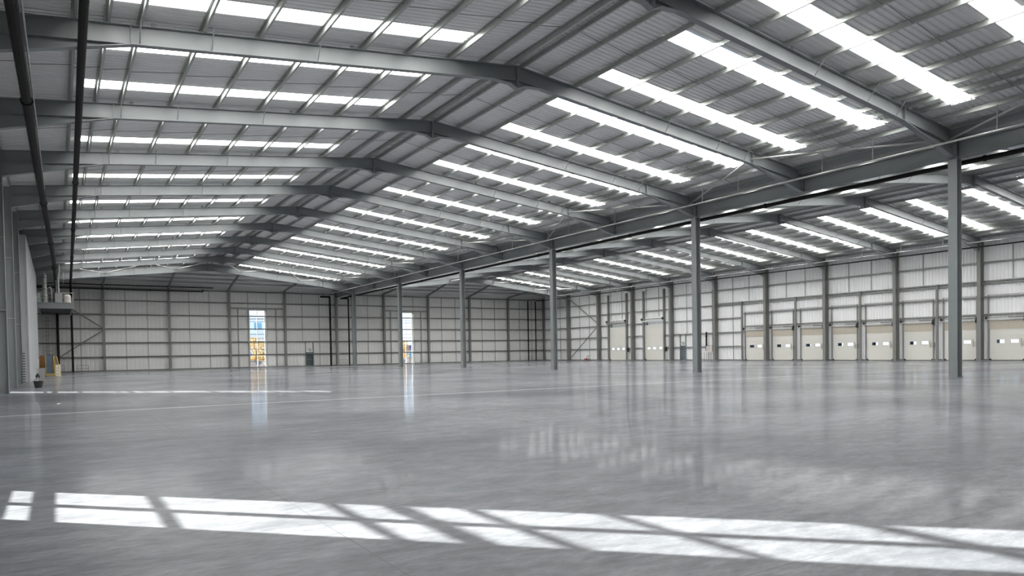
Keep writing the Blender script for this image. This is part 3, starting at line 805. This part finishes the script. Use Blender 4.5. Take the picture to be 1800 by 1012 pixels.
# ================================================================== PIPES
def pipe(name, pts, r, m_, label, group=None, clips=0, hang=None):
    P0 = Vector(pts[0]); pp = [Vector(p) - P0 for p in pts]
    g = empty(name, P0, label, 'pipe', group)
    MB().path(pp, r, 10).done('pipe_run', m_, g)
    if clips:
        for a, c in zip(pp, pp[1:]):
            L_ = (c - a).length; k = int(L_ / clips); d = (c - a).normalized()
            for i in range(1, k + 1):
                p = a + d * (clips * (i - 0.5))
                if hang: MB().box(p.x - 0.012, p.x + 0.012, p.y - 0.02, p.y + 0.02, p.z, hang(p + P0) - P0.z).done('hanger', M_WSTEEL, g)
                else: MB().tube(p - d * 0.05, p + d * 0.05, r * 1.3, 10).done('clip', m_, g)
    return g
roofz1 = lambda p: zt(p.x - XA1) - 0.02
roofz2 = lambda p: zt(p.x - XA2) - 0.02
pipe('drain_pipe', [(0.65, YB + 1, 10.80), (0.82, 21.6, 10.80), (0.95, 36, 10.80), (1.57, YE - 0.75, 10.80), (1.57, YE - 0.75, 0.02)], 0.12, M_BLACK, 'black drain pipe under window-wall eaves, turning down onto the end wall', 'black drain pipes', 16)
pipe('drain_pipe', [(-1.0, YB + 1, 10.33), (-0.74, 21.4, 10.33), (-0.56, 40, 10.33), (-0.1, 73, 10.33), (0.07, YE - 0.75, 10.33), (0.07, YE - 0.75, 0.02)], 0.15, M_BLACK, 'thick black drain pipe closest to the window wall columns', 'black drain pipes', 16)
pipe('sprinkler_pipe', [(-0.62, 10, 10.52), (-0.36, 45, 10.52)], 0.03, M_CYL, 'thin pale pipe beside the thick black drain pipe', 'thin service pipes', 12)
pipe('sprinkler_pipe', [(33.4, YB + 1, 10.44), (33.4, YE - 1, 10.44)], 0.045, M_CYL, 'thin pale pipe under the main hall haunches', 'thin service pipes', 2.7, roofz1)
pipe('drain_pipe', [(XV + 0.62, YB + 1, 10.02), (XV + 0.62, YE - 0.8, 10.02), (37.15, YE - 0.8, 10.02), (37.15, YE - 0.8, 0.02)], 0.11, M_BLACK, 'black drain pipe beside the beams, turning down beyond the valley post', 'black drain pipes', 12)
pipe('drain_pipe', [(32.9, YE - 0.85, 10.2), (34.3, YE - 0.85, 10.2), (34.3, YE - 0.85, 0.02)], 0.14, M_BLACK, 'black downpipe on end wall between teal door and valley post', 'black drain pipes', 2.2)
pipe('drain_pipe', [(69.62, YE - 0.85, 10.5), (69.62, YE - 0.85, 0.02)], 0.11, M_BLACK, 'black downpipe on end wall near the far corner, thicker of two', 'black drain pipes', 2.2)
pipe('drain_pipe', [(71.2, YE - 0.85, 10.4), (71.2, YE - 0.85, 0.02)], 0.10, M_BLACK, 'black downpipe on end wall closest to the far corner', 'black drain pipes', 2.2)
pipe('sprinkler_pipe', [(70.4, Y1, 10.74), (70.4, YE - 1, 10.74)], 0.045, M_CYL, 'pale pipe along the dock hall eaves, upper of two', 'thin service pipes', 4.0, roofz2)
pipe('drain_pipe', [(71.4, Y1, 10.42), (71.4, YE - 1, 10.42)], 0.065, M_BLACK, 'dark pipe along the dock hall eaves, lower of two', 'black drain pipes', 12)
pipe('drain_pipe', [(-2, YE - 0.9, 10.98), (18.1, YE - 0.9, 10.98)], 0.07, M_BLACK, 'dark horizontal pipe high on the end wall, upper of two', 'black drain pipes', 5)
pipe('drain_pipe', [(-2, YE - 0.9, 10.42), (16.8, YE - 0.9, 10.42), (16.8, YE - 0.9, 10.75)], 0.07, M_BLACK, 'dark horizontal pipe high on the end wall, lower of two', 'black drain pipes', 5)
pipe('drain_pipe', [(73.2, 65.72, 9.35), (73.2, 65.72, 1.25)], 0.08, M_BLACK, 'tall dark pipe beside the pale board on the dock wall', 'black drain pipes', 1.8)
pipe('cable_duct', [(73.2, 66.88, 3.8), (73.2, 66.88, 1.25)], 0.11, M_BLACK, 'short thick black duct over the white barrier on the dock wall', None, 1.2)
# guards round the pipe feet
def guard(loc, label, w_=1.2, h=0.85):
    g = empty('pipe_guard', loc, label, 'guard rail', 'guard rails on the end wall')
    for s_ in (-1, 1): MB().tube((s_ * w_ / 2, 0, 0), (s_ * w_ / 2, 0, h), 0.02, 8).done('upright', M_WSTEEL, g)
    for z in (h, h / 2): MB().tube((-w_ / 2, 0, z), (w_ / 2, 0, z), 0.02, 8).done('cross_rail', M_WSTEEL, g)
    return g
gg = guard((0.07, YE - 1.3, 0), 'low pipe guard around foot of the thick black pipe')
dup(gg, (2.6, YE - 1.3, 0), 'low pipe guard right of the two corner drain pipes')
dup(gg, (36.0, YE - 1.3, 0), 'low pipe guard between valley post and black pipe')
dup(gg, (70.4, YE - 1.3, 0), 'low pipe guard by the two far corner pipes')

# ================================================================== THINGS ON THE DOCK WALL
g = empty('barrier', (72.7, 66.25, 0), 'white bar barrier at foot of the dock wall beside a column', 'barrier')
MB().box(-0.03, 0.03, -0.85, 0.75, 1.08, 1.18).done('top_rail', M_WPAINT, g); MB().box(-0.02, 0.02, -0.8, 0.7, 0.5, 0.55).done('middle_rail', M_WPAINT, g)
for i in range(9): MB().box(-0.02, 0.02, -0.8 + i * 0.19 - 0.02, -0.8 + i * 0.19 + 0.02, 0, 1.1).done('bar', M_WPAINT if i % 2 == 0 else M_WSTEEL, g)
g = empty('control_cabinet', (73.1, 66.3, 1.2), 'pale board cabinet above the white barrier', 'cabinet')
MB().box(0, 0.22, -0.5, 0.52, 0.0, 0.72).done('cabinet_body', M_PINK, g); MB().box(-0.015, 0, -0.48, 0.0, 0.02, 0.70).done('cabinet_door', M_PINK, g); cd_ = MB().box(-0.015, 0, 0.02, 0.5, 0.02, 0.70).done('cabinet_door', M_PINK, g); MB().tube((-0.03, 0.08, 0.3), (-0.03, 0.08, 0.45), 0.012, 8).done('handle', M_WSTEEL, cd_)
MB().box(-0.02, 0.24, -0.55, 0.57, 0.72, 0.76).done('cable_shelf', M_WSTEEL, g)
# small floor machine
g = empty('floor_machine', (72.2, 91.0, 0), 'small red floor machine with black handle at foot of dock wall', 'machine', rz=-PI / 2)
MB().lathe([(0.30, 0.06), (0.33, 0.12), (0.30, 0.26), (0.16, 0.34)], (0.55 - 1.0, 0, 0)).done('body', M_RED, g)
MB().path([(-0.35, 0, 0.3), (-0.15, 0, 0.72), (0.25, 0, 0.78), (0.42, 0, 0.62)], 0.035, 8).done('handle', M_DARK, g)
MB().lathe([(0.13, 0.1), (0.17, 0.2), (0.17, 0.42), (0.1, 0.5)], (0.15, 0, 0)).done('tank', M_CYL, g)
for y in (-0.2, 0.2): MB().tube((0.38, y - 0.03, 0.1), (0.38, y + 0.03, 0.1), 0.1, 12).done('wheel', M_DARK, g)
MB().box(-0.2, 0.45, -0.15, 0.15, 0.06, 0.12).done('chassis', M_DARK, g)

# ================================================================== CORNER BY THE WINDOW WALL
# white lining of the office block along the window wall
mb = MB(); y = 59.8; i = 0
while y < 88.4:
    mb.box(-1.74, -1.66 - (0.006 if i % 2 else 0), y + 0.006, min(y + 1.0, 88.4) - 0.006, 0, 10.2); y += 1.0; i += 1
mb.box(-3.3, -1.74, 59.8, 59.88, 0, 10.2); mb.box(-1.76, -1.70, 59.8, 88.4, 0, 10.2); mb.box(-3.3, -1.7, 59.85, 88.4, 10.1, 10.2)
tag(mb.done('partition_block', M_BLOCK), 'tall white panelled block built against the window wall', 'partition', kind='structure')
# mezzanine
g = empty('mezzanine_platform', (-1.66, 88.5, 6.9), 'raised steel platform high in the corner by the end wall', 'platform')
W_, L_ = 3.2, 15.9
MB().box(0, W_, 0.0, L_, 0.58, 0.64).done('deck', M_STEEL, g)
fb = MB(); fb.sweep(isec(0.16, 0.58), (0, 0.08, 0.29), (W_, 0.08, 0.29)); fb.done('front_beam', M_STEEL, g)
for x in (0.1, W_ - 0.1): MB().sweep(isec(0.16, 0.5), (x, 0.1, 0.31), (x, L_, 0.31)).done('side_beam', M_STEEL, g)
for i in range(1, 8): MB().sweep(isec(0.12, 0.3), (0.1, i * 2.0, 0.40), (W_ - 0.1, i * 2.0, 0.40)).done('joist', M_STEEL, g)
gr = MB()
for z in (1.1, 1.65):
    gr.tube((0.0, 0.03, z), (W_, 0.03, z), 0.025, 6); gr.tube((W_, 0.03, z), (W_, L_ - 0.2, z), 0.025, 6)
for i in range(5): gr.tube((i * W_ / 4, 0.03, 0.6), (i * W_ / 4, 0.03, 1.65), 0.025, 6)
for i in range(1, 9): gr.tube((W_, i * 1.9, 0.6), (W_, i * 1.9, 1.65), 0.025, 6)
gr.done('guard_rail', M_CYL, g)
MZ = 7.54
g = empty('boiler_cabinet', (0.24, 89.1, MZ), 'pale box cabinet with a tall flue on the corner platform', 'boiler')
MB().box(-0.32, 0.32, -0.25, 0.3, 0, 0.95).done('casing', M_CYL, g); MB().path([(0, 0, 0.95), (-0.0, 0, 2.6), (0.10, 0, 3.3), (0.10, 0, 4.3)], 0.09, 10).done('flue', M_CYL, g)
g = empty('flue_stack', (-0.98, 89.3, MZ), 'grey ribbed duct stack on the corner platform, left of the box cabinet', 'duct')
MB().lathe([(0.26, 0), (0.26, 0.8), (0.2, 0.9), (0.2, 3.1)], k=14).done('stack', M_CYL, g)
for z in (0.3, 0.6, 1.4, 2.0, 2.6): MB().lathe([(0.28 if z < 0.8 else 0.225, z), (0.28 if z < 0.8 else 0.225, z + 0.06)], k=14).done('collar', M_WSTEEL, g)
MB().path([(0.2, 0, 1.5), (0.5, 0, 1.65), (0.6, 0, 1.3), (0.62, 0, 0.2)], 0.05, 8).done('elbow_pipe', M_CYL, g)
g = empty('pump_unit', (-1.42, 89.2, MZ), 'small white and green unit in the platform corner', 'pump')
MB().box(-0.16, 0.02, -0.2, 0.2, 0, 1.0).done('casing', M_WHITE, g); MB().box(0.02, 0.14, -0.2, 0.2, 0.1, 0.9).done('side_panel', M_GREEN, g)
g = empty('water_tank', (1.03, 89.3, MZ), 'round pale tank behind the platform rail, right of the box cabinet', 'tank')
MB().lathe([(0.28, 0), (0.30, 0.08), (0.30, 0.78), (0.2, 0.88)], k=18).done('tank_body', M_PINK, g); MB().lathe([(0.08, 0.88), (0.08, 0.98)], k=12).done('lid', M_DARK, g)
g = empty('gas_pipe_loop', (0.3, 92.0, MZ), 'slim pale pipe frame rising above the corner platform', 'pipe frame')
MB().path([(-0.25, 0, 0), (-0.25, 0, 4.2), (0.4, 0, 4.25), (0.42, 0, 2.3)], 0.04, 8).done('pipe_loop', M_CYL, g)
# cable ladder on end wall under platform
g = empty('cable_ladder', (-1.0, YE - 0.28, 0.0), 'dark cable ladder on the end wall under the corner platform', 'cable ladder')
for x in (-0.12, 0.12): MB().box(x - 0.02, x + 0.02, 0, 0.06, 0, 6.9).done('side_rail', M_WSTEEL, g)
for i in range(12): MB().box(-0.42 if i % 2 else -0.12, 0.42 if i % 2 else 0.12, 0.01, 0.05, 1.3 + i * 0.46, 1.34 + i * 0.46).done('rung', M_WSTEEL, g)

# loose items on the floor
g = empty('bucket', (-0.96, 48.0, 0), 'black bucket standing by the window wall columns', 'bucket')
MB().lathe([(0.17, 0), (0.24, 0.36), (0.25, 0.38), (0.23, 0.38), (0.16, 0.03)], k=20).done('bucket_shell', M_DARK, g)
MB().path([(-0.24, 0, 0.35), (-0.17, 0.12, 0.30), (0, 0.25, 0.26), (0.17, 0.12, 0.30), (0.24, 0, 0.35)], 0.008, 6).done('bucket_handle', M_CYL, g)
g2 = empty('mop', (-0.98, 48.0, 0.05), 'mop with dark head upturned in the black bucket', 'mop')
MB().tube((0, 0, 0), (0.02, 0.05, 1.55), 0.015, 8).done('mop_handle', M_WPAINT, g2)
mh = MB()
for i in range(14):
    a = i * 0.45; mh.tube((0, 0, 0.74), (0.09 * math.cos(a), 0.09 * math.sin(a), 0.52 + 0.05 * (i % 3)), 0.028, 5)
mh.done('mop_head', M_DARK, g2)
g = empty('trestle_panel', (-1.0, 60.0, 0), 'grey mesh screen on feet beside the white block', 'screen')
for x in (-0.26, 0.2): MB().box(x - 0.02, x + 0.02, 0.0, 0.04, 0, 1.0).done('upright', M_CYL, g)
MB().box(-0.26, 0.2, 0.0, 0.04, 0.96, 1.0).done('top_rail', M_CYL, g); MB().box(-0.24, 0.18, 0.01, 0.03, 0.12, 0.95).done('infill', M_CYL, g)
for x in (-0.26, 0.2): MB().box(x - 0.02, x + 0.02, -0.3, 0.3, 0, 0.04).done('foot', M_CYL, g)
g = empty('plywood_sheet', (-1.22, 80.2, 0), 'brown plywood sheet leaning on edge beside the white block', 'board')
MB().box(-0.24, 0.24, 0, 0.03, 0.55, 2.0).done('sheet', M_BROWN, g)
for x in (-0.2, 0.2): MB().box(x - 0.03, x + 0.03, 0.03, 0.09, 0, 1.9).done('batten', M_BROWN, g)
g = empty('podium_steps', (-0.62, 79.6, 0), 'yellow work podium with a blue-grey side panel', 'work podium')
for x in (-0.36, 0.40):
    for y in (-0.3, 0.3): MB().box(x - 0.03, x + 0.03, y - 0.03, y + 0.03, 0.08, 1.95).done('leg', M_YELLOW, g)
MB().box(-0.3, 0.16, -0.33, -0.31, 0.35, 2.0).done('side_panel', M_BLUE, g); MB().box(-0.36, 0.4, -0.3, 0.3, 0.95, 1.0).done('platform', M_YELLOW, g)
MB().box(-0.36, 0.4, -0.32, -0.28, 0.1, 0.3).done('bottom_rail', M_YELLOW, g); MB().box(0.18, 0.38, -0.33, -0.30, 0.35, 1.75).done('gate', M_BROWN, g)
MB().box(-0.2, 0.3, -0.2, 0.2, 2.0, 2.06).done('tool_tray', M_DARK, g)
for x in (-0.36, 0.40): MB().lathe([(0.05, 0), (0.05, 0.08)], (x, -0.3, 0), 10).done('caster', M_DARK, g)
g = empty('step_ladder', (-0.02, 79.0, 0), 'yellow step ladder standing open beside the work podium', 'ladder')
for s_ in (-1, 1):
    MB().sweep([(-.03, -.015), (.03, -.015), (.03, .015), (-.03, .015)], (0.22 * s_ + 0.0, -0.45, 0), (-0.2 + 0.12 * s_, 0, 1.9)).done('stile', M_YELLOW, g)
    MB().sweep([(-.02, -.015), (.02, -.015), (.02, .015), (-.02, .015)], (0.22 * s_, 0.45, 0), (-0.2 + 0.12 * s_, 0.03, 1.85)).done('back_leg', M_YELLOW, g)
for i in range(1, 7):
    f = i / 7.0; cx = -0.2 * f; wd = 0.22 - 0.10 * f
    MB().box(cx - wd, cx + wd, -0.45 * (1 - f) - 0.05, -0.45 * (1 - f) + 0.05, 1.9 * f - 0.015, 1.9 * f + 0.015).done('tread', M_YELLOW, g)
o = MB().prism([(-0.21, 0), (0.21, 0), (0.21, 1.12), (-0.21, 1.12)], -0.012, 0.012).done('white_board', M_WPAINT, loc=(-0.0, 80.0, 0.0)); o.rotation_euler = (-0.1, 0, 0)
tag(o, 'white board propped upright behind the step ladder', 'board')
g = empty('cable_tray', (-1.90, 57.0, 0), 'slotted pale tray on a window wall column near the white block', 'cable tray')
MB().box(-0.05, 0.05, 0, 0.03, 0, 2.1).done('tray', M_CYL, g)
for i in range(12): MB().box(-0.07, 0.07, -0.02, 0.0, 0.1 + i * 0.17, 0.16 + i * 0.17).done('slot_bracket', M_DARK, g)
for k in range(2, 8):
    y = Y1 + k * BAY - 0.02
    for j, z in enumerate((3.9 + 0.0, 7.3)):
        tag(MB().box(-2.84, -1.98, y - 0.13, y, z, z + 0.03).done('column_stiffener', M_CYL), 'pale plate across the web of %s column before hip frame, %s plate' % (ORD[9 - k], ('lower', 'upper')[j]), 'plate', 'plates on the window wall columns')

# ================================================================== OUTSIDE
gr_ = MB().box(-120, 220, YE + 0.35, 420, -0.25, -0.12).done('ground', M_GROUND); tag(gr_, 'pale stony ground outside beyond the end wall', 'ground', kind='structure')
gr_ = MB().box(XRW + 0.4, 220, -60, YE + 0.3, -0.25, -0.12).done('ground', M_GROUND); tag(gr_, 'pale yard outside the dock doors', 'ground', kind='structure')
gr_ = MB().box(-120, XLW - 0.5, -60, YE + 0.3, -0.25, -0.12).done('ground', M_GROUND); tag(gr_, 'pale yard outside the window wall', 'ground', kind='structure')
def tree(x, y, h, w_, label, n_=2600):
    g = empty('autumn_tree', (x, y, -0.12), label, 'tree', 'yellow trees outside')
    tk = MB().tube((0, 0, 0), (0.1, 0, h * 0.55), 0.12, 8)
    for i in range(9):
        a = i * 2.4; tk.tube((0.03, 0, h * (0.2 + 0.04 * i)), (w_ * 0.6 * math.cos(a), w_ * 0.6 * math.sin(a), h * (0.42 + 0.05 * i)), 0.04, 5)
    tk.done('trunk', M_BARK, g)
    lf = MB(); vs = []; fs = []
    cl = [(random.gauss(0, w_ * 0.42), random.gauss(0, w_ * 0.42), h * random.uniform(0.12, 0.95), random.uniform(0.3, 0.75)) for _ in range(46)]
    for i in range(n_):
        cx, cy, cz, cr = cl[i % len(cl)]; cz = max(cz, 1.1)
        taper = 1.15 - abs(cz / h - 0.4)
        p = Vector((cx * taper + random.gauss(0, cr * 0.5), cy * taper + random.gauss(0, cr * 0.5), max(0.7, cz + random.gauss(0, cr * 0.5))))
        a = Vector([random.gauss(0, 1) for _ in range(3)]).normalized() * 0.09; b2 = a.orthogonal().normalized() * 0.07
        k = len(vs); vs += [p - a, p + b2, p + a, p - b2]; fs.append((k, k + 1, k + 2, k + 3))
    lf.add(vs, fs); o = lf.done('foliage', M_LEAF, g, fix=False); o['kind'] = 'stuff'
    return g
tree(29.3, 130, 5.2, 1.7, 'yellow autumn tree outside the first window slot')
tree(31.4, 134, 4.4, 1.3, 'smaller yellow bush outside at edge of the first window slot', 1500)
tree(57.6, 130, 4.5, 1.1, 'yellow autumn tree outside the second window slot', 1500)
g = empty('far_building', (36, 165, -0.12), 'pale blue building seen through the first window slot', 'building')
MB().box(-8, 8, 0, 14, 0, 9.9).done('wall', M_FAR, g); MB().box(-8.1, 8.1, -0.1, 14, 9.9, 10.3).done('parapet', M_WHITE, g)
MB().box(1.0, 2.6, -0.06, 0, 7.6, 9.2).done('window', M_FARG, g); MB().box(3.4, 5.0, -0.06, 0, 7.6, 9.2).done('window', M_FARG, g); MB().box(-8, 8, -0.08, 0, 6.6, 6.8).done('string_course', M_WHITE, g)
g = empty('far_building', (72, 165, -0.12), 'low dark blue building seen through the second window slot', 'building')
MB().box(-9, 9, 0, 12, 2.6, 3.8).done('cladding', M_FARB, g); MB().box(-9, 9, 0.05, 12, 0, 2.6).done('wall', M_WHITE, g); MB().box(-9, 9, 0.3, 12, 3.8, 4.0).done('roof', M_FAR, g)
for i in range(5): MB().box(-7 + i * 3, -5.6 + i * 3, 0.0, 0.05, 0.1, 2.2).done('door', M_FARG, g)
g = MB()
for i in range(240):
    x, y = random.uniform(15, 62), random.uniform(109, 124); s_ = random.uniform(0.06, 0.22)
    g.ball((x, y, -0.12 + s_ * 0.3), s_, 6)
bk = MB(); xs = [10 + i * 1.3 for i in range(46)]
pr = [(x, 0.55 + 0.42 * abs(math.sin(x * 1.7)) + 0.15 * math.sin(x * 4.1)) for x in xs]
bk.add([(x, 124, -0.2) for x, _ in pr] + [(x, 126.5, h) for x, h in pr] + [(x, 129, h * 0.9) for x, h in pr] + [(x, 133, -0.2) for x, _ in pr],
       [(r0 * 46 + i, r0 * 46 + i + 1, (r0 + 1) * 46 + i + 1, (r0 + 1) * 46 + i) for r0 in range(3) for i in range(45)] + [tuple(r0 * 46 for r0 in range(4)), tuple(r0 * 46 + 45 for r0 in range(3, -1, -1)), tuple(range(46))[::-1] + tuple(range(138, 184))])
tag(bk.done('rubble_bank', M_GROUND), 'low stony bank in front of the yellow trees outside', 'bank')
tag(g.done('rubble', M_GROUND), 'loose stones scattered outside beyond the end wall', 'rubble', kind='stuff')
